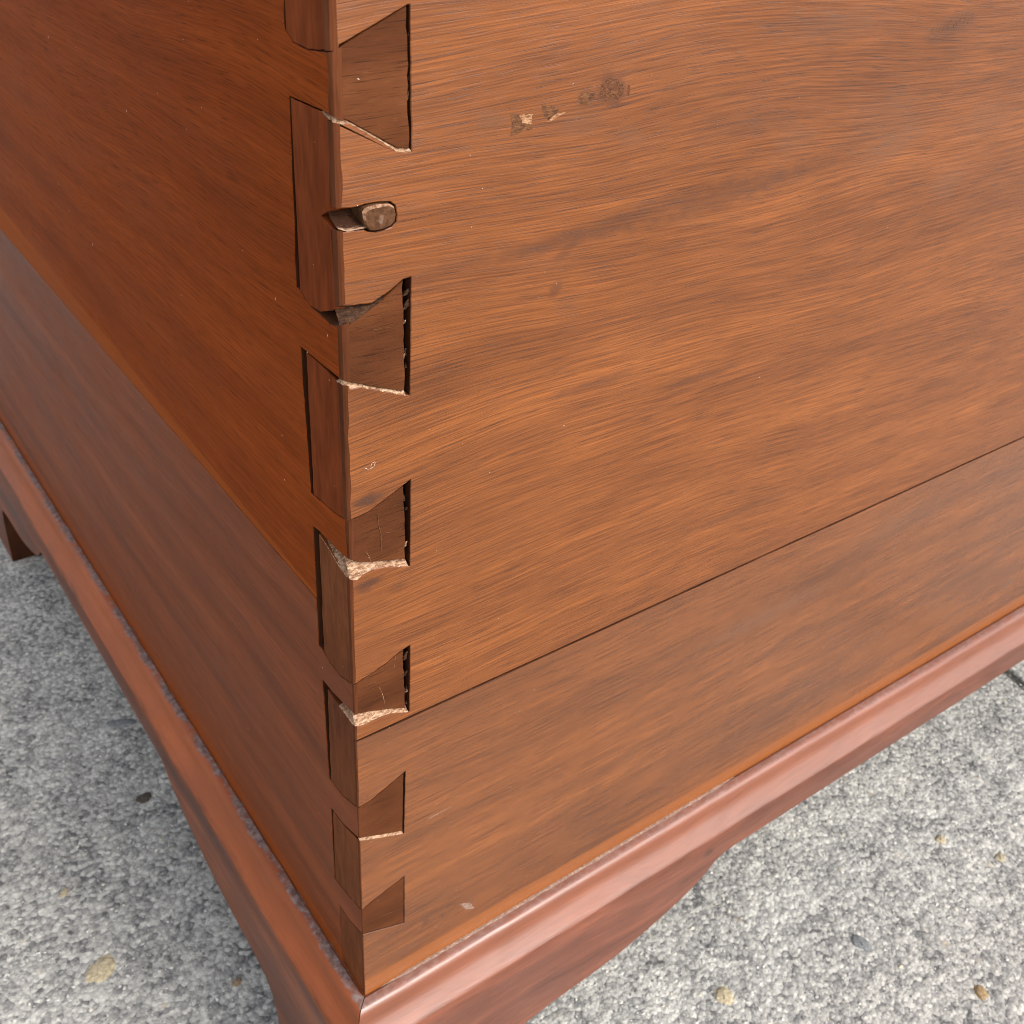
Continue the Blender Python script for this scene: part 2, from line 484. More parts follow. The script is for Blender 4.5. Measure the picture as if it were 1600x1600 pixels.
def stack(loops, flip=False, cap0=True, cap1=True):
    """verts and faces of a stack of equal loops, closed by a cap at each end"""
    n = len(loops[0])
    V = [p for L in loops for p in L]
    F = []
    if cap0:
        F.append(list(range(n)))
    for k in range(len(loops) - 1):
        for i in range(n):
            j = (i + 1) % n
            F.append([k * n + j, k * n + i, (k + 1) * n + i, (k + 1) * n + j])
    if cap1:
        b = (len(loops) - 1) * n
        F.append([b + i for i in reversed(range(n))])
    if flip:
        F = [f[::-1] for f in F]
    return V, F


def box(x0, x1, y0, y1, z0, z1):
    V = [(x0, y0, z0), (x1, y0, z0), (x1, y1, z0), (x0, y1, z0), (x0, y0, z1), (x1, y0, z1), (x1, y1, z1), (x0, y1, z1)]
    F = [[3, 2, 1, 0], [4, 5, 6, 7], [0, 1, 5, 4], [1, 2, 6, 5], [2, 3, 7, 6], [3, 0, 4, 7]]
    return V, F


def join(*vf):
    V, F = [], []
    for v, f in vf:
        b = len(V)
        V += list(v)
        F += [[i + b for i in q] for q in f]
    return V, F


def dens(pts, step=0.0018, jit=0.00009, seed=0):
    rnd = random.Random(seed)
    out = [pts[0]]
    for a, b in zip(pts[:-1], pts[1:]):
        L = math.hypot(b[0] - a[0], b[1] - a[1])
        n = max(1, int(L / step))
        for i in range(1, n + 1):
            f = i / n
            p = (a[0] + (b[0] - a[0]) * f, a[1] + (b[1] - a[1]) * f)
            if i < n:
                p = (p[0], p[1] + rnd.uniform(-jit, jit))
            out.append(p)
    return out


def zat(curve, q):
    return float(np.interp(q, [p[0] for p in curve], [p[1] for p in curve]))


def clip(curve, q0, q1):
    """part of a curve (increasing first coordinate) between q0 and q1"""
    return [(q0, zat(curve, q0))] + [p for p in curve if q0 + 1e-4 < p[0] < q1 - 1e-4] + [(q1, zat(curve, q1))]


def chamf(z):
    return float(np.interp(z, [0.0, 0.08, 0.16, 0.2, 0.3, 0.41], [0.0004, 0.0005, 0.0008, 0.0012, 0.0019, 0.0023]))


def skin(q, z):                 # thin at the worn corner, full behind it
    a = 1.2 * chamf(z) + 0.00025
    return a + (SKIN - a) * min(1.0, max(0.0, (q - 0.001) / 0.004)) if SKIN > a else a


# ---------------------------------------------------------------- dovetail boundaries, measured
# per boundary, top to bottom: lower edge of the piece above and upper edge of the piece below,
# on the front face (corner -> inwards) and on the side face (inwards -> corner)
RAW = [
    ([(514, 80), (530, 70), (545, 62), (637, 7)], [(514, 84), (530, 75), (545, 65), (637, 9)],
     [(444, 45), (457, 66), (480, 78), (513, 80)], [(444, 46), (457, 67), (480, 79), (513, 84)]),
    ([(516, 183), (527, 183), (545, 189), (590, 214), (622, 232), (642, 233)],
     [(516, 194), (530, 195), (545, 193), (590, 218), (620, 237), (643, 238)],
     [(451, 149), (502, 171), (514, 183)], [(451, 151), (502, 174), (516, 194)]),
    ([(531, 478), (545, 477), (582, 473), (612, 452), (630, 436), (643, 432)],
     [(532, 511), (545, 508), (590, 475), (613, 455), (630, 438), (643, 434)],
     [(466, 450), (485, 478), (500, 487), (519, 485), (530, 478)],
     [(466, 452), (485, 480), (500, 493), (514, 507), (531, 511)]),
    ([(534, 595), (560, 600), (600, 607), (629, 611), (642, 611)],
     [(534, 604), (548, 608), (565, 605), (600, 612), (630, 617), (642, 618)],
     [(469, 541), (500, 567), (530, 594)], [(469, 543), (500, 569), (530, 603)]),
    ([(545, 814), (560, 807), (575, 800), (590, 789), (632, 757), (643, 748)],
     [(545, 815), (560, 808), (575, 801), (590, 790), (632, 758), (643, 749)],
     [(487, 771), (502, 783), (520, 800), (545, 814)], [(487, 772), (502, 784), (520, 801), (545, 815)]),
    ([(547, 874), (560, 879), (580, 879), (610, 876), (632, 875), (642, 875)],
     [(549, 907), (558, 906), (567, 897), (580, 890), (600, 886), (642, 885)],
     [(490, 823), (500, 831), (520, 852), (535, 867), (548, 874)],
     [(490, 826), (500, 837), (515, 860), (530, 886), (547, 907)]),
    ([(553, 1070), (575, 1056), (600, 1039), (625, 1018), (642, 1007)],
     [(553, 1071), (575, 1057), (600, 1040), (625, 1019), (642, 1008)],
     [(503, 1014), (515, 1035), (530, 1055), (552, 1070)], [(503, 1015), (515, 1036), (530, 1056), (552, 1071)]),
    ([(553, 1117), (580, 1112), (610, 1108), (634, 1107), (641, 1107)],
     [(555, 1136), (570, 1131), (590, 1121), (610, 1114), (641, 1112)],
     [(504, 1062), (520, 1082), (550, 1116)], [(504, 1067), (520, 1090), (540, 1117), (555, 1136)]),
    ([(558, 1263), (580, 1250), (605, 1229), (637, 1202)], [(558, 1264), (580, 1251), (605, 1230), (637, 1203)],
     [(517, 1219), (535, 1243), (557, 1263)], [(517, 1220), (535, 1244), (557, 1264)]),
    ([(559, 1311), (595, 1305), (628, 1299), (633, 1298)], [(559, 1315), (595, 1309), (628, 1303), (633, 1302)],
     [(516, 1260), (537, 1288), (557, 1311)], [(516, 1262), (537, 1290), (557, 1315)]),
    ([(563, 1423), (585, 1405), (610, 1386), (633, 1368)], [(563, 1424), (585, 1406), (610, 1387), (633, 1369)],
     [(523, 1372), (545, 1400), (563, 1423)], [(523, 1373), (545, 1401), (563, 1424)]),
    ([(565, 1460), (600, 1450), (633, 1441)], [(565, 1461), (600, 1451), (633, 1442)],
     [(530, 1413), (545, 1436), (564, 1460)], [(530, 1414), (545, 1437), (564, 1461)]),
]
BND = []
for k, (ru, rl, su, sl) in enumerate(RAW):
    def frn(ps, sd):
        q = [FR(*p) for p in ps]
        q = [(max(0.0, a), b) for a, b in q]
        q[0] = (0.0, q[0][1])
        return dens(q, seed=sd)

    def sdn(ps, zc, sd):
        q = [SD(*p) for p in reversed(ps)]
        q[0] = (0.0, zc)
        q = [q[0]] + [p for p in q[1:] if p[0] > 0.0012]
        return dens(q, seed=sd)
    a, b = frn(ru, k * 4), frn(rl, k * 4 + 1)
    BND.append({'fu': a, 'fl': b, 'su': sdn(su, a[0][1], k * 4 + 2), 'sl': sdn(sl, b[0][1], k * 4 + 3)})

# inner ends: tail end / board shoulder on the front, (x at the top, x at the bottom) of each tail 1..6
TAIL_END = [(636, 640), (630, 632), (631, 634), (631, 634), (631, 629.5), (631.3, 631.3)]
TAIL_SH = [(641, 643.5), (643, 640.5), (642, 641), (641, 640), (634, 631.5), (632.2, 632.0)]
# pin end / board shoulder on the side, for finger 0..5
PIN_END = [(444.6, 446), (453.5, 468.5), (477, 489.5), (497, 505.5), (510.5, 516.5), (519.3, 523.5)]
PIN_SH = [(443, 444), (451.2, 462.5), (469, 485), (489, 498), (504, 514.5), (517.2, 522.6)]

tails = []
for k in range(6):
    up, lo = BND[2 * k], BND[2 * k + 1]
    pt, pb = RAW[2 * k][1], RAW[2 * k + 1][0]
    e0 = FR(TAIL_END[k][0], pt[-1][1])[0]
    e1 = FR(TAIL_END[k][1], pb[-1][1])[0]
    s0 = FR(TAIL_SH[k][0], pt[-1][1])[0]
    s1 = FR(TAIL_SH[k][1], pb[-1][1])[0]
    tails.append((up, lo, e0, e1, s0, s1))
pins = []
for k in range(7):
    up = BND[2 * k - 1] if k > 0 else None
    lo = BND[2 * k] if k < 6 else None
    if k < 6:
        v0 = RAW[2 * k - 1][3][0][1] if k > 0 else 0
        v1 = RAW[2 * k][2][0][1]
        e0, e1 = SD(PIN_END[k][0], v0)[0], SD(PIN_END[k][1], v1)[0]
        s0, s1 = SD(PIN_SH[k][0], v0)[0], SD(PIN_SH[k][1], v1)[0]
    else:
        e0 = e1 = SD(530.5, 1414)[0]
        s0 = s1 = e0 + 0.0001
    pins.append((up, lo, e0, e1, s0, s1))


def jag(p0, p1, amp, seed, step=0.0022):
    """ragged line from p0 to p1, both (q, z)"""
    rnd = random.Random(seed)
    n = max(2, int(abs(p1[1] - p0[1]) / step))
    out = []
    off = 0.0
    for i in range(n + 1):
        f = i / n
        if 0 < i < n:
            off = 0.5 * off + rnd.uniform(-amp, amp)
        else:
            off = 0.0
        out.append((p0[0] + (p1[0] - p0[0]) * f + off, p0[1] + (p1[1] - p0[1]) * f))
    return out


def inset(poly, d):
    """2D inset of a closed polygon (orientation independent)"""
    P = np.array(poly)
    A = 0.5 * np.sum(P[:, 0] * np.roll(P[:, 1], -1) - np.roll(P[:, 0], -1) * P[:, 1])
    s = 1.0 if A > 0 else -1.0
    e = np.roll(P, -1, 0) - P
    L = np.linalg.norm(e, axis=1, keepdims=True)
    L[L == 0] = 1
    e /= L
    nrm = np.stack([-e[:, 1], e[:, 0]], 1) * s
    n = nrm + np.roll(nrm, 1, 0)
    nl = np.linalg.norm(n, axis=1, keepdims=True)
    nl[nl < 0.3] = 0.3
    n = n / nl * np.minimum(1.4, 2 / nl)
    return [tuple(p) for p in P + n * d]


def board(name, poly, tags, slopes, axis, mat, label, thick, end_ext):
    """a plank whose outline (q, z) has its fingers at q = 0; tags mark points on the corner edge,
    slopes give how far each point drops per metre of depth; axis 'x' = front board, 'y' = side board"""
    ins = inset(poly, 0.00022)
    loops = []
    for lv in range(5):
        L = []
        for (q, z), (qi, zi), tg, sl in zip(poly, ins, tags, slopes):
            d = chamf(z) * (0.85 + 0.3 * mnoise.noise(Vector((0.0, 7.0, z * 120.0))))
            if tg:
                qq, dep = [(d, 0.0), (d * 0.55, 0.06 * d + 0.0001), (0.29 * d * 0.6, 0.35 * d), (0.0, d), (0.0, skin(0.0, z))][lv]
                zz = (zi if lv == 0 else z) + sl * dep
            else:
                qq = qi if lv == 0 else q
                dep = [0.0, 0.00022, 0.0005, 0.0010, skin(q, z)][lv]
                zz = (zi if lv == 0 else z) + sl * dep
            L.append((qq, dep, zz) if axis == 'x' else (dep, qq, zz))
        loops.append(L)
    V, F = stack(loops, flip=(axis == 'y'))
    n_ = len(poly)
    mi = [0]
    for k in range(4):
        for i in range(n_):
            j = (i + 1) % n_
            if tags[i] and tags[j]:
                mi.append(1)
            else:
                seam = axis == 'x' and max(abs(poly[i][1] - ZSR), abs(poly[j][1] - ZSR)) < 0.0016
                mi.append(2 if seam and k < 1 else (0 if k < 1 or (max(poly[i][0], poly[j][0]) > 0.1 and not seam) else 2))
    mi.append(2)
    q0, q1, z0, z1 = end_ext
    if axis == 'x':
        bb = box(q0, q1, SKIN - 0.0002, thick, z0, z1)
    else:
        bb = box(SKIN - 0.0002, thick, q0, q1, z0, z1)
    V, F = join((V, F), bb)
    mi += [2] * 6
    return obj(name, V, F, [mat, M['worn'], M['joint']], root, mi, label=label)


def slope(bf, bs, q):
    """how a boundary drops along the other face"""
    c = bs
    return (zat(c, 0.010) - c[0][1]) / 0.010


# front boards -----------------------------------------------------------------
slot_up = [FR(*p) for p in [(529, 326), (534, 325), (548, 325), (559, 323), (570, 319), (590, 315.5), (610, 315), (618, 321), (620.5, 335)]]
slot_lo = [FR(*p) for p in [(619.5, 347), (612, 355), (600, 360), (587, 363), (576, 363), (569, 359.5), (548, 362), (537, 363.5), (531, 361)]]
slot_up[0] = (0.0, slot_up[0][1])
slot_lo[-1] = (0.0, slot_lo[-1][1])

poly, tags, slp = [], [], []


def add(p, tg=False, s=0.0):
    poly.append(p)
    tags.append(tg)
    slp.append(s)


def corner_run(z0, z1, n=8):
    for i in range(1, n):
        add((0.0, z0 + (z1 - z0) * i / n), True, 0.0)


def finger_lower(b):            # from the corner inwards under a finger, along its lower edge
    s = slope(b['fu'], b['su'], 0)
    return s


for part in ('upper', 'lower'):
    poly, tags, slp = [], [], []
    if part == 'upper':
        add((W, ZTOP))
        add((0.0, ZTOP), True)
        k_from, k_to, z_end = 0, 3, ZSR
        zc = ZTOP
    else:
        add((W, ZSR - 0.0011))
        for i in range(70, 0, -1):
            add((0.010 * i, ZSR - 0.0009 + 0.00025 * mnoise.noise(Vector((i * 1.7, 9, 0)))))
        add((0.0, ZSR - 0.0006), True)
        k_from, k_to, z_end = 4, 5, 0.0
        zc = ZSR - 0.0006
    for k in range(k_from, k_to + 1):
        up, lo, e0, e1, s0, s1 = tails[k]
        # down the corner to the lower edge of the finger above this tail
        zb = up['fu'][0][1]
        if part == 'upper' and k == 1:
            corner_run(zc, slot_up[0][1])
            for i, p in enumerate(slot_up):
                add(p, i == 0)
            for i, p in enumerate(slot_lo):
                add(p, i == len(slot_lo) - 1)
            corner_run(slot_lo[-1][1], zb)
        else:
            corner_run(zc, zb)
        su = slope(up['fu'], up['su'], 0)
        cu = clip(up['fu'], 0.0, s0)
        for i, p in enumerate(cu):
            add(p, i == 0, su)
        sl_ = slope(lo['fl'], lo['sl'], 0)
        cl = clip(lo['fl'], 0.0, s1)
        for p in jag(cu[-1], cl[-1], 0.00010, 50 + k)[1:-1]:
            add(p)
        for i, p in enumerate(reversed(cl)):
            add(p, i == len(cl) - 1, sl_)
        zc = lo['fl'][0][1]
    corner_run(zc, z_end)
    add((0.0, z_end), True)
    if part == 'upper':                                   # slightly ragged seam edge
        for i in range(1, 60):
            x = 0.012 * i
            add((x, z_end + 0.00015 * mnoise.noise(Vector((x * 140, 3, 0)))))
    add((W, z_end))
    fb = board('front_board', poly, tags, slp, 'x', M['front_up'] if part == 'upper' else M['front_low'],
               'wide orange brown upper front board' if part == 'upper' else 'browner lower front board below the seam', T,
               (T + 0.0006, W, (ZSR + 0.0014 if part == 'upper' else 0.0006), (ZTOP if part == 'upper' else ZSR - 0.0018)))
    if part == 'upper':
        front_up = fb
    else:
        front_low = fb

# side boards ------------------------------------------------------------------
for part in ('upper', 'lower'):
    poly, tags, slp = [], [], []
    cutk = 3                                             # finger 3 crosses the side seam
    if part == 'upper':
        add((D, ZTOP))
        s0 = pins[0][4]
        add((s0, ZTOP))
        rngk = [0, 1, 2]
    else:
        rngk = [3, 4, 5]
        add((D, ZSL - 0.0004))
    for k in rngk:
        up, lo, e0, e1, s0, s1 = pins[k]
        # board shoulder beside finger k, then along the top of tail k+1 to the corner, down it, and back
        zt = ZTOP if k == 0 else zat(BND[2 * k - 1]['su'], s0)
        if k == 3:
            zt = ZSL - 0.0004
            f = (zat(BND[5]['su'], s0) - zt) / (zat(BND[5]['su'], s0) - zat(lo['sl'], s1))
            s0 = s0 + (s1 - s0) * f
            add((s0, zt))
        cl = clip(lo['sl'], 0.0, s1)
        for p in jag((s0, zt), cl[-1], 0.00022, 80 + k)[1:-1]:
            add(p)
        sf = (zat(lo['fl'], 0.010) - lo['fl'][0][1]) / 0.010
        for i, p in enumerate(reversed(cl)):
            add(p, i == len(cl) - 1, sf)
        nb_ = BND[2 * k + 1]
        corner_run(cl[0][1], nb_['su'][0][1])
        s2 = pins[k + 1][4]
        cu = clip(nb_['su'], 0.0, s2)
        sf = (zat(nb_['fu'], 0.010) - nb_['fu'][0][1]) / 0.010
        for i, p in enumerate(cu):
            add(p, i == 0, sf)
    if part == 'upper':
        up, lo, e0, e1, s0, s1 = pins[3]
        f = (zat(BND[5]['su'], s0) - ZSL) / (zat(BND[5]['su'], s0) - zat(lo['sl'], s1))
        add((s0 + (s1 - s0) * f, ZSL))
        add((D, ZSL))
    else:
        add((pins[6][4], 0.0))
        add((D, 0.0))
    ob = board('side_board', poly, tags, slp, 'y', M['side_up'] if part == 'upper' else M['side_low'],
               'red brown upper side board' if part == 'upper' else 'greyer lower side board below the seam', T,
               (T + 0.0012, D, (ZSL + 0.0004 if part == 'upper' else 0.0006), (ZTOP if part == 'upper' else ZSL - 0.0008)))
    if part == 'upper':
        side_up = ob
    else:
        side_low = ob

# tails (end grain on the front face) and pins (finger ends on the side face) --------
for k, (up, lo, e0, e1, s0, s1) in enumerate(tails):
    a = clip(up['fl'], 1.12 * chamf(up['fl'][0][1]) + 0.0001, e0)
    b = clip(lo['fu'], 1.12 * chamf(lo['fu'][0][1]) + 0.0001, e1)
    pl = a + jag(a[-1], b[-1], 0.00030 if k < 4 else 0.0001, 120 + k)[1:-1] + b[::-1]
    ssu = slope(None, up['sl'], 0)
    ssl = slope(None, lo['su'], 0)
    na = len(a)
    ins = inset(pl, 0.0002)
    # the wood of a tail is dented and no two stand equally proud
    off = [0.0002, 0.0001, 0.0002, 0.0001, 0.0001, 0.00005][k]
    loops = []
    for lv, dep in enumerate((off, off + 0.0003, 0.004, 0.018)):
        L = []
        for i, (p, pi) in enumerate(zip(pl, ins)):
            s_ = ssu if i < na + 1 else ssl
            q = pi if lv == 0 else p
            L.append((q[0], dep, q[1] + s_ * dep))
        loops.append(L)
    V, F = stack(loops)
    obj('dovetail', V, F, M['tail'], side_up if k < 3 else side_low)

for k, (up, lo, e0, e1, s0, s1) in enumerate(pins):
    a = clip(up['sl'], skin(0, up['sl'][0][1]) - 0.0001, e0) if up else [(SKIN, ZTOP), (e0, ZTOP)]
    b = clip(lo['su'], skin(0, lo['su'][0][1]) - 0.0001, e1) if lo else [(0.0009, 0.0005), (e1, 0.0005)]
    e_line = jag(a[-1], b[-1], 0.00022 if k in (2, 3, 4) else 0.00006, 160 + k)[1:-1]
    pl = a + e_line + b[::-1]
    fsu = ((zat(up['fl'], 0.010) - up['fl'][0][1]) / 0.010) if up else 0.0
    fsl = ((zat(lo['fu'], 0.010) - lo['fu'][0][1]) / 0.010) if lo else 0.0
    if k == 1:          # broken out beside the peg
        zs = [SD(*q) for q in [(517, 358), (508, 346), (501, 337), (509, 331), (518, 331)]]
        pl = pl + [(SKIN, zs[0][1])] + [(max(SKIN, q[0]), q[1]) for q in zs[1:4]] + [(SKIN, zs[4][1])]
    na = len(a)
    ins = inset(pl, 0.0002) if k != 1 else pl
    loops = []
    off = 0.00012
    for lv, dep in enumerate((off, off + 0.0003, 0.004, 0.010)):
        L = []
        for i, (p, pi) in enumerate(zip(pl, ins)):
            s_ = fsu if i < na + 1 else (fsl if i < na + len(e_line) + len(b) else 0.0)
            q = pi if lv == 0 else p
            L.append((dep, q[0], q[1] + s_ * dep))
        loops.append(L)
    V, F = stack(loops, flip=True)
    obj('pin', V, F, M['pin'] if k < 3 else M['pin_low'], front_up if k < 5 else front_low)


# torn pale fibres in the open joints -------------------------------------------
def fibre(name, upc, loc_, q0, q1, mat, parent, seed, depth=0.0022, n=44, wrap=None, lip=0.0):
    """rough strip between two curves on the front face, lying back into the joint"""
    rnd = random.Random(seed)
    rows = []
    path = []
    if wrap:                                             # starts on the side face, runs round the corner
        su, sl_, y0 = wrap
        for i in range(14):
            y = y0 * (1 - i / 14)
            a_, b_ = zat(su, y), zat(sl_, y)
            path.append(('s', y, b_ + (a_ - b_) * (0.18 + 0.5 * max(0.0, 1 - y / 0.004)), b_))
    for i in range(n + 1):
        q = q0 + (q1 - q0) * i / n
        path.append(('f', q, zat(upc, q), zat(loc_, q)))
    for (kind, q, zu, zl) in path:
        r = []
        zu += 0.0002
        gap = max(zu - zl, 0.0003)
        for j in range(6):
            f = j / 5
            ns = mnoise.noise(Vector((q * 900, j * 2.3, seed))) + 0.5 * mnoise.noise(Vector((q * 2600, j * 3.1, seed + 9)))
            z = zl - lip * (0.5 + 0.5 * mnoise.noise(Vector((q * 700, seed, 1)))) * (1 - f) + (gap) * f + (0.00025 * ns if 0 < j < 5 else 0.00012 * ns)
            dd = 0.00005 + depth * f ** 1.3 + 0.00035 * ns * (1 if j else 0)
            if kind == 'f':
                d0 = chamf(z)
                if q < d0:                               # follow the worn corner
                    dd += (d0 - q) * 0.55
                r.append((q, max(dd, -0.0002), z))
            else:
                r.append((max(dd, -0.0002) + (max(0, chamf(z) - q)) * 0.5, q, z))
        rows.append(r)
    V = [p for r in rows for p in r]
    F = []
    for i in range(len(rows) - 1):
        for j in range(5):
            a = i * 6 + j
            F.append([a, a + 6, a + 7, a + 1])
    return obj(name, V, F, mat, parent, smooth=False)


fibre('torn_fibre', BND[1]['fu'], BND[1]['fl'], 0.0004, tails[0][3] + 0.0006, M['torn'], front_up, 1, 0.0014, wrap=(BND[1]['su'], BND[1]['sl'], 0.006))
fibre('torn_fibre', BND[3]['fu'], BND[3]['fl'], 0.0004, tails[1][3] + 0.0004, M['torn'], front_up, 2, 0.0018, lip=0.0005, wrap=(BND[3]['su'], BND[3]['sl'], 0.004))
fibre('torn_fibre', BND[5]['fu'], BND[5]['fl'], 0.0004, tails[2][3] + 0.0010, M['torn'], front_up, 3, 0.0040, lip=0.0004, wrap=(BND[5]['su'], BND[5]['sl'], 0.020))
fibre('torn_fibre', BND[7]['fu'], BND[7]['fl'], 0.0003, tails[3][3] + 0.0010, M['torn'], front_up, 4, 0.0026, lip=0.0004, wrap=(BND[7]['su'], BND[7]['sl'], 0.012))
fibre('torn_fibre', BND[9]['fu'], BND[9]['fl'], 0.0002, tails[4][3], M['torn'], front_low, 5, 0.0010)
fibre('crevice_wood', BND[2]['fu'], BND[2]['fl'], 0.0003, 0.0135, M['crev'], side_up, 6, 0.0050, wrap=(BND[2]['su'], BND[2]['sl'], 0.007))

# splinters lodged in the shoulder cracks
rnd = random.Random(5)
for k, (up, lo, e0, e1, s0, s1) in enumerate(tails[:4]):
    zt, zb = zat(up['fl'], e0), zat(lo['fu'], e1)
    for i in range((4, 9, 4, 6)[k]):
        f = rnd.uniform(0.04, 0.97)
        z = zt + (zb - zt) * f
        xa = e0 + (e1 - e0) * f
        xb = s0 + (s1 - s0) * f
        xm = rnd.uniform(xa + 0.2 * (xb - xa), xb)
        L = rnd.uniform(0.0008, 0.0030)
        wd = (xb - xa) * rnd.uniform(0.15, 0.35)
        yy = rnd.uniform(0.0004, 0.0016)
        jx = rnd.uniform(-0.4, 0.4) * (xb - xa)
        V = [(xm - wd, yy + .0004, z - L * .5), (xm + wd * .6, yy, z - L * .3), (xm + wd + jx, yy + .0003, z + L * .4), (xm + jx * .6, yy - .0002, z + L * .6),
             (xm, yy + .0014, z)]
        F = [[0, 1, 2, 3], [1, 0, 4], [2, 1, 4], [3, 2, 4], [0, 3, 4]]
        obj('splinter', V, F, M['torn'] if rnd.random() < 0.18 else M['crev'], side_up if k < 3 else side_low)

# peg and its broken slot --------------------------------------------------------
pout = [FR(*p) for p in [(565, 331), (568, 325), (576, 321.5), (590, 318), (608, 317.5), (615.5, 322), (618, 333), (616.5, 345), (609, 352.5), (597, 357.5), (585, 360.5), (577, 360), (571, 355), (567, 344)]]
pfr = [FR(*p) for p in [(569.5, 334), (572, 329), (581, 325), (593, 323), (606, 320.5), (614, 324.5), (616.5, 333), (615, 344.5), (608, 351), (597, 356), (586, 358.5), (578, 358), (573.5, 354), (570, 344)]]
loops = [[(a, -0.0006, b) for a, b in pfr], [(0.15 * a + 0.85 * c_, -0.0001, 0.15 * b + 0.85 * d_) for (a, b), (c_, d_) in zip(pfr, pout)],
         [(a, 0.0008, b) for a, b in pout], [(a, 0.009, b) for a, b in pout]]
V, F = stack(loops, flip=True)
V2, F2 = V, F
n = len(pfr)
mi = [0] + [1 if j in (13, 0, 1, 2, 3, 4) and k == 0 else 0 for k in range(3) for j in range(n)] + [0]
obj('peg', V, F, [M['peg'], M['rim']], front_up, mi, label='blunt grey brown peg end in a broken slot')
rows = []
zl0, zu0 = FR(540, 362)[1], FR(540, 325)[1]
for i in range(41):
    x = 0.0008 + 0.0088 * i / 40
    r = []
    for j in range(11):
        f = j / 10
        ns = mnoise.noise(Vector((x * 900, f * 6, 3.3)))
        zl = zl0 + 0.0003 * mnoise.noise(Vector((x * 400, 0, 8))) + (0.0012 * max(0, 1 - x / 0.003)) - 0.0001
        z = zl + (zu0 + 0.001 - zl) * (0.75 * f ** 1.4)
        y = 0.0002 + 0.0085 * f ** 0.9 + 0.0004 * ns * min(1, j)
        y += max(0.0, 0.0020 - x) * 0.5
        r.append((x, y, z))
    rows.append(r)
V = [p for r in rows for p in r]
F = [[i * 11 + j, (i + 1) * 11 + j, (i + 1) * 11 + j + 1, i * 11 + j + 1] for i in range(40) for j in range(10)]
obj('torn_fibre', V, F, M['slotwood'], front_up, smooth=True)


# scrapes in the front board ------------------------------------------------------
def patch(name, px, mat, lift=0.00008, parent=None, label=None):
    P = [FR(*p) for p in px]
    cx = sum(p[0] for p in P) / len(P)
    cz = sum(p[1] for p in P) / len(P)
    P = dens(P + [P[0]], 0.0006, 0.00012, int(px[0][0]))[:-1]
    V = [(a, -0.00002, b) for a, b in P] + [(cx, -lift, cz)]
    n_ = len(P)
    F = [[(i + 1) % n_, i, n_] for i in range(n_)]
    return obj(name, V, F, mat, parent or front_up, label=label)


patch('scrape', [(797, 178), (815, 179), (836, 177), (830, 190), (832, 202), (815, 206), (797, 214), (800, 195)], M['scraped'])
patch('scrape', [(810, 180), (833, 178), (830, 195), (819, 194), (811, 197), (814, 188)], M['pales'], 0.00014)
patch('scrape', [(846, 163), (872, 166), (873, 174), (858, 188), (850, 183)], M['scraped'])
patch('scrape', [(886, 174), (868, 178), (853, 191), (860, 190), (874, 181)], M['pales'], 0.00014)
patch('scrape', [(903, 150), (912, 144), (924, 146), (931, 143), (929, 156), (918, 163), (906, 162)], M['scraped'])
patch('scrape', [(937, 150), (940, 132), (952, 122), (966, 124), (975, 134), (974, 147), (966, 156), (955, 152), (946, 158)], M['dent'])
patch('scrape', [(948, 148), (955, 137), (963, 140), (962, 151), (954, 154)], M['scraped'], 0.00014)
patch('scrape', [(979, 145), (982, 132), (985, 134), (983, 152)], M['dent'])
patch('scrape', [(718, 1412), (735, 1411), (741, 1419), (728, 1421)], M['filler'])
patch('scratch', [(668, 1279), (706, 1259.6), (706.5, 1260.4), (668.5, 1280)], M['filler'])
rr_ = random.Random(3)
for i in range(12):
    u0 = 1456 + i * 5.4 + rr_.uniform(-1.5, 1.5)
    v0 = 50 - i * 1.6 + rr_.uniform(-4, 4)
    ln = rr_.uniform(5, 13)
    patch('scratch', [(u0, v0), (u0 + 1.6, v0), (u0 + 5.0, v0 - ln), (u0 + 4.2, v0 - ln)], M['scraped'], 0.00004)

def hairline(px, wd, mat, parent):
    P = [FR(*p) for p in px]
    V, F = [], []
    for i, (a, b) in enumerate(P):
        q = P[min(i + 1, len(P) - 1)]
        o = P[max(i - 1, 0)]
        d = Vector((q[0] - o[0], q[1] - o[1])).normalized()
        e = wd * (0.15 if i in (0, len(P) - 1) else random.Random(i + int(px[0][0])).uniform(0.6, 1.0))
        V += [(a - d.y * e, -0.00006, b + d.x * e), (a + d.y * e, -0.00006, b - d.x * e)]
        if i:
            k = 2 * i
            F.append([k - 2, k - 1, k + 1, k])
    return obj('scratch', V, F, mat, parent)


hairline([(590, 793), (590.5, 806), (592, 822), (595, 834), (595.5, 850), (597, 868)], 0.00013, M['scraped'], side_up)
hairline([(560, 849), (572, 841), (586, 835), (605, 832), (625, 829)], 0.00008, M['scraped'], side_up)
hairline([(611, 792), (622, 788), (627, 790)], 0.0001, M['scraped'], side_up)
hairline([(572, 862), (577, 870), (579, 877)], 0.00008, M['pales'], side_up)
hairline([(592, 1072), (598, 1086), (602, 1103)], 0.00009, M['pales'], side_low)
hairline([(619, 1021), (617, 1032), (616, 1044)], 0.00008, M['pales'], side_low)
hairline([(575, 1441), (600, 1430), (629, 1418)], 0.00006, M['pales'], side_low)
hairline([(571, 517), (590, 514), (612, 511), (624, 505)], 0.00007, M['scraped'], side_up)
hairline([(560, 500), (574, 494), (586, 490)], 0.00007, M['scraped'], side_up)
hairline([(619, 347), (630, 345), (645, 342), (662, 339), (690, 331), (720, 325)], 0.00010, M['dent'], front_up)
hairline([(572, 1189), (585, 1165), (587, 1181)], 0.00004, M['pales'], front_low)
hairline([(906, 671), (910, 664), (909, 675)], 0.00006, M['pales'], front_up)
hairline([(1095, 590), (1098, 580), (1104, 577)], 0.00007, M['pales'], front_up)
hairline([(1228, 219), (1234, 212), (1238, 208)], 0.00010, M['pales'], front_up)

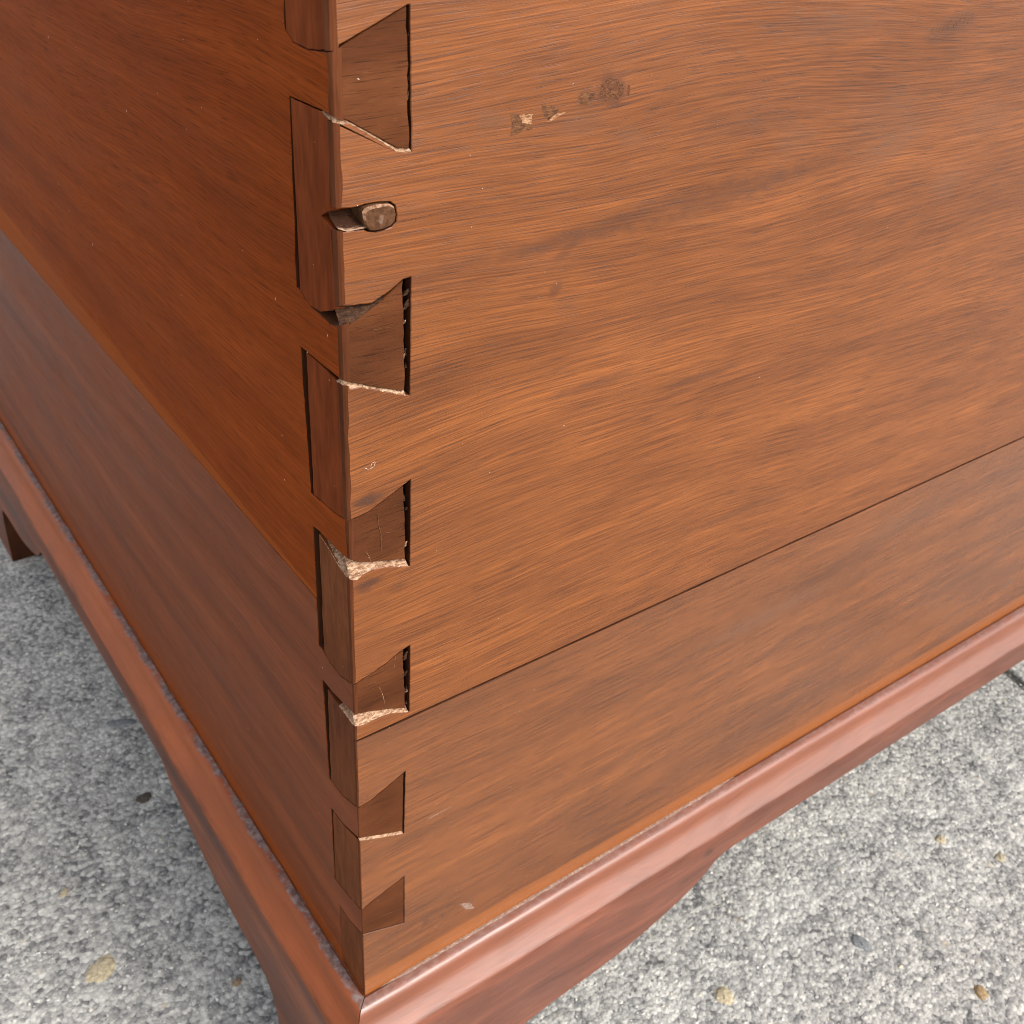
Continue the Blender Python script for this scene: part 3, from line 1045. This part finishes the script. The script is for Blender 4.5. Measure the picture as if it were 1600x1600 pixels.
# lint and dust on the polished faces
V, F = [], []
rnd = random.Random(11)


def sliver(p, a, b, L, wd):
    k = len(V)
    p = Vector(p)
    V.extend([tuple(p - a * L - b * wd * .3), tuple(p + b * wd), tuple(p + a * L + b * wd * .2), tuple(p - b * wd)])
    F.append([k, k + 1, k + 2, k + 3])


for i in range(170):
    an = rnd.uniform(0, math.pi)
    L = rnd.choice([0.0001, 0.00014, 0.0002, 0.0005]) * rnd.uniform(0.7, 1.2)
    wd = min(L, rnd.uniform(0.00006, 0.00013))
    if i % 2:
        a, b = Vector((math.cos(an), 0, math.sin(an))), Vector((-math.sin(an), 0, math.cos(an)))
        sliver((rnd.uniform(0.005, 0.45) * rnd.random() + 0.005, -0.00012, rnd.uniform(0.01, 0.39)), a, b, L, wd)
    else:
        a, b = Vector((0, math.cos(an), math.sin(an))), Vector((0, -math.sin(an), math.cos(an)))
        sliver((-0.00012, 0.006 + 0.5 * rnd.random() ** 1.6, rnd.uniform(0.01, 0.39)), a, b, L * 1.2, wd * 1.2)
for (u, v, L, an) in [(198, 173, 0.0011, 1.5), (145, 382, 0.0016, 1.5), (76, 58, 0.001, 1.4), (388, 1138, 0.0008, 1.9)]:
    y, z = SD(u, v)
    sliver((-0.00012, y, z), Vector((0, math.cos(an), math.sin(an))), Vector((0, -math.sin(an), math.cos(an))), L * 0.6, 0.00016)
hair = [FR(*p) for p in [(568, 730), (575, 733), (584, 728), (586, 721), (581, 722), (578, 729)]]
for a, b in zip(hair[:-1], hair[1:]):
    d = Vector((b[0] - a[0], 0, b[1] - a[1]))
    L = d.length
    d.normalize()
    sliver(((a[0] + b[0]) / 2, -0.0003, (a[1] + b[1]) / 2), d, Vector((-d.z, 0, d.x)), L * .55, 0.00006)
lo_ = obj('lint', V, F, M['lint'], root)
lo_['kind'] = 'stuff'

# the rest of the box -------------------------------------------------------------
obj('back_board', *box(T + 0.0002, W - T - 0.0002, D - T, D - 0.0002, 0.0006, ZTOP), M['front_low'], root)
obj('side_board', *box(W - T, W - 0.0004, T + 0.0002, D, 0.0006, ZTOP), M['side_up'], root, label='far side board at the other end')
obj('bottom_board', *box(T + 0.001, W - T - 0.001, T + 0.001, D - T - 0.001, 0.004, 0.020), M['front_low'], root)
obj('lid', *box(-0.006, W + 0.006, -0.006, D + 0.004, ZTOP + 0.002, ZTOP + 0.026), M['front_up'], root)

# base: one moulded board per side, mitred at the corners, its lower edge cut to bracket feet -------------
PROF = [(-0.0060, -0.0010), (0.0003, -0.0008), (0.0008, -0.0001), (0.0028, -0.0001), (0.0042, -0.0004), (0.0056, -0.0013), (0.0065, -0.0028), (0.0069, -0.0048), (0.0071, -0.0068),
        (0.0077, -0.0087), (0.0090, -0.0108), (0.0106, -0.0129), (0.0122, -0.0150), (0.0137, -0.0169), (0.0146, -0.0179), (0.0150, -0.0186)]
FOOT = [(-0.015, ZG), (0.064, ZG), (0.0665, -0.135), (0.0690, -0.118), (0.0725, -0.103), (0.0765, -0.0905), (0.083, -0.0835), (0.100, -0.0800), (0.125, -0.0780), (0.145, -0.0755),
        (0.160, -0.0715), (0.175, -0.0665), (0.190, -0.0605), (0.200, -0.0550), (0.2075, -0.0490), (0.2125, -0.0440), (0.2175, -0.0410), (0.226, -0.0400)]


def foot(s, L):
    q = min(s, L - s)
    return float(np.interp(q, [p[0] for p in FOOT], [p[1] for p in FOOT]))


def base(L, frame, mat, wob, lab):
    s_in = sorted(set([round(p[0], 5) for p in FOOT if p[0] > 0.01] + [round(L - p[0], 5) for p in FOOT if p[0] > 0.01]
                      + [round(0.02 * i, 5) for i in range(1, int(L / 0.02)) if 0.02 * i < L - 0.01]))
    st_ = [None] + s_in + ['end']
    rows = []
    for si, s in enumerate(st_):
        r = []
        pr = list(PROF)
        for pi, (o, z) in enumerate(pr):
            ss = -o + 0.0003 if s is None else (L + o - 0.0003 if s == 'end' else s)
            jo = 0.0
            if s not in (None, 'end') and 0 < pi < 15:
                jo = wob * mnoise.noise(Vector((ss * 90, pi * 0.25, L)))
            r.append((ss, o + jo, z + jo * 0.7))
        se = -EO + 0.0003 if s is None else (L + EO - 0.0003 if s == 'end' else s)
        zb = foot(se, L)
        r.append((se, EO, -0.030 if zb < -0.034 else zb * 0.8))
        r.append((se, EO - 0.0001, zb + 0.0006))
        r.append((se, EO - 0.0008, zb))
        sb = 0.008 if s is None else (L - 0.008 if s == 'end' else s)
        r.append((sb, -0.008, zb))
        r.append((sb, -0.008, -0.0012))
        rows.append(r)
    n_ = len(rows[0])
    V = [frame(*p) for r in rows for p in r]
    F = []
    for i in range(len(rows) - 1):
        for j in range(n_):
            a, b = i * n_ + j, i * n_ + (j + 1) % n_
            F.append([a, b, b + n_, a + n_])
    F.append(list(range(n_))[::-1])
    F.append([(len(rows) - 1) * n_ + j for j in range(n_)])
    sm = 2
    npf = len(PROF)
    mi = [1 if npf + 1 <= j <= npf + 3 else 0 for i in range(len(rows) - 1) for j in range(n_)] + [0, 0]
    o_ = obj('base_board', V, F, [mat, M['joint']], root, mi, label=lab)
    import bmesh
    bm = bmesh.new()
    bm.from_mesh(o_.data)
    bmesh.ops.recalc_face_normals(bm, faces=bm.faces)
    bm.to_mesh(o_.data)
    bm.free()
    for p in o_.data.polygons:
        p.use_smooth = True
    try:
        o_.data.set_sharp_from_angle(angle=math.radians(42))
    except Exception:
        pass
    return o_


base(W, lambda s, o, z: (s, -o, z), M['base_f'], 0.00025, 'pinkish brown moulded front base with bracket foot')
base(D, lambda s, o, z: (-o, s, z), M['base_s'], 0.0007, 'orange moulded side base with bracket foot, light painted on its moulding')
base(W, lambda s, o, z: (s, D + o, z), M['base_f'], 0.0002, None)
base(D, lambda s, o, z: (W + o, s, z), M['base_s'], 0.0002, None)

# strip of old filler squeezed out along the joint of the front base
rows = []
for i in range(150):
    x = 0.008 + (0.232 - 0.008) * i / 149
    e = min(1.0, i / 10, (149 - i) / 10)
    n1 = mnoise.noise(Vector((x * 160, 0, 0)))
    n2 = mnoise.noise(Vector((x * 600, 4, 0)))
    hgt = (0.0009 + 0.0003 * n1 + 0.0002 * n2) * e + 0.00005
    wid = (0.0011 + 0.0004 * n1 + 0.0003 * n2) * e + 0.0001
    rows.append([(x, 0.0, hgt), (x, -wid * 0.6, hgt * 0.9), (x, -wid, hgt * 0.4), (x, -wid * 1.05, -0.0002), (x, 0.0, -0.0002)])
V = [p for r in rows for p in r]
F = [[i * 5 + j, i * 5 + (j + 1) % 5, (i + 1) * 5 + (j + 1) % 5, (i + 1) * 5 + j] for i in range(149) for j in range(5)]
obj('filler_strip', V, F, M['filler'], root)

# ---------------------------------------------------------------- pavement
jd = Vector((0.19, 0.98, 0)).normalized()              # run of the joint between two slabs
jn = Vector((jd.y, -jd.x, 0))
jo = Vector((0.6300, 0.028, ZG))
prof = [(-70, 0), (-0.0055, 0), (-0.0042, -0.0012), (-0.0035, -0.016), (0.0035, -0.016), (0.0042, -0.0012), (0.0055, 0), (70, 0)]
ln = [-70, -1.5, -0.8, -0.4, -0.2, -0.1, 0, 0.1, 0.2, 0.4, 0.8, 1.5, 70]
V, F = [], []
for a in ln:
    for q, dz in prof:
        V.append(tuple(jo + jd * a + jn * q + Vector((0, 0, dz))))
np_ = len(prof)
for i in range(len(ln) - 1):
    for j in range(np_ - 1):
        a = i * np_ + j
        F.append([a, a + 1, a + np_ + 1, a + np_])
ground = obj('ground', V, F, M['concrete'])
ground['kind'] = 'structure'

# stones showing in the worn surface
import bmesh
bm = bmesh.new()
bmesh.ops.create_icosphere(bm, subdivisions=3, radius=1.0)
for v in bm.verts:
    v.co *= 1.0 + 0.34 * mnoise.noise(v.co * 1.7 + Vector((3, 1, 0))) + 0.15 * mnoise.noise(v.co * 4.0)
pm = bpy.data.meshes.new('pebble')
bm.to_mesh(pm)
bm.free()
pm.materials.append(M['pebble'])
BE, GY, WH = rgb(204, 190, 158), rgb(138, 142, 144), rgb(196, 196, 190)
for (u, v, rx, ry, c_, a) in [(158, 1515, 0.0105, 0.0085, BE, 0.4), (1132, 1556, 0.0062, 0.0070, BE, 0.2), (1533, 1551, 0.0055, 0.0048, rgb(176, 150, 112), 1.0),
                              (1345, 1473, 0.0048, 0.0085, GY, 0.3), (190, 1130, 0.012, 0.005, GY, -0.5), (5, 1112, 0.006, 0.004, WH, 0.2),
                              (1563, 1340, 0.005, 0.004, rgb(186, 176, 150), 0.0), (100, 1395, 0.004, 0.003, rgb(190, 178, 150), 0.7),
                              (370, 1535, 0.0036, 0.0030, rgb(160, 138, 112), 0.0), (225, 1247, 0.006, 0.005, rgb(90, 80, 72), 0.0),
                              (1470, 1312, 0.004, 0.004, BE, 0.0)]:
    x, y = GR(u, v)
    o = link(bpy.data.objects.new('pebble', pm))
    o.location = (x, y, ZG - 0.0008)
    o.scale = (rx * 0.92, ry * 0.92, 0.0026)
    o.rotation_euler = (0, 0, a)
    o.color = (*c_, 1.0)
    o.parent = ground

# coarse grit standing out of the worn surface
rg = np.random.RandomState(4)
ph = (1 + 5 ** 0.5) / 2
ICO = np.array([(-1, ph, 0), (1, ph, 0), (-1, -ph, 0), (1, -ph, 0), (0, -1, ph), (0, 1, ph), (0, -1, -ph), (0, 1, -ph), (ph, 0, -1), (ph, 0, 1), (-ph, 0, -1), (-ph, 0, 1)]) / 1.9
ICF = [(0, 11, 5), (0, 5, 1), (0, 1, 7), (0, 7, 10), (0, 10, 11), (1, 5, 9), (5, 11, 4), (11, 10, 2), (10, 7, 6), (7, 1, 8),
       (3, 9, 4), (3, 4, 2), (3, 2, 6), (3, 6, 8), (3, 8, 9), (4, 9, 5), (2, 4, 11), (6, 2, 10), (8, 6, 7), (9, 8, 1)]
VV, FF = [], []
k = 0
for (x0, x1, y0, y1, n) in ((-0.34, 0.0, 0.04, 0.72, 9000), (0.02, 0.72, -0.20, 0.16, 11000)):
    P = rg.uniform((x0, y0), (x1, y1), (n, 2))
    S = 0.00040 + 0.0010 * rg.random_sample(n) ** 3
    for (x, y), sz in zip(P, S):
        v = ICO * (1 + rg.uniform(-0.3, 0.3, (12, 1)))
        a = rg.uniform(0, 6.28)
        ca, sa = math.cos(a), math.sin(a)
        v = v * (1.25, 0.85, 0.6)
        v = np.stack([v[:, 0] * ca - v[:, 1] * sa, v[:, 0] * sa + v[:, 1] * ca, v[:, 2]], 1) * sz + (x, y, ZG + 0.05 * sz)
        VV.append(v)
        FF.append(np.array(ICF) + k * 12)
        k += 1
g = obj('grit', np.concatenate(VV).tolist(), np.concatenate(FF).tolist(), M['grit'], ground)
g['kind'] = 'stuff'
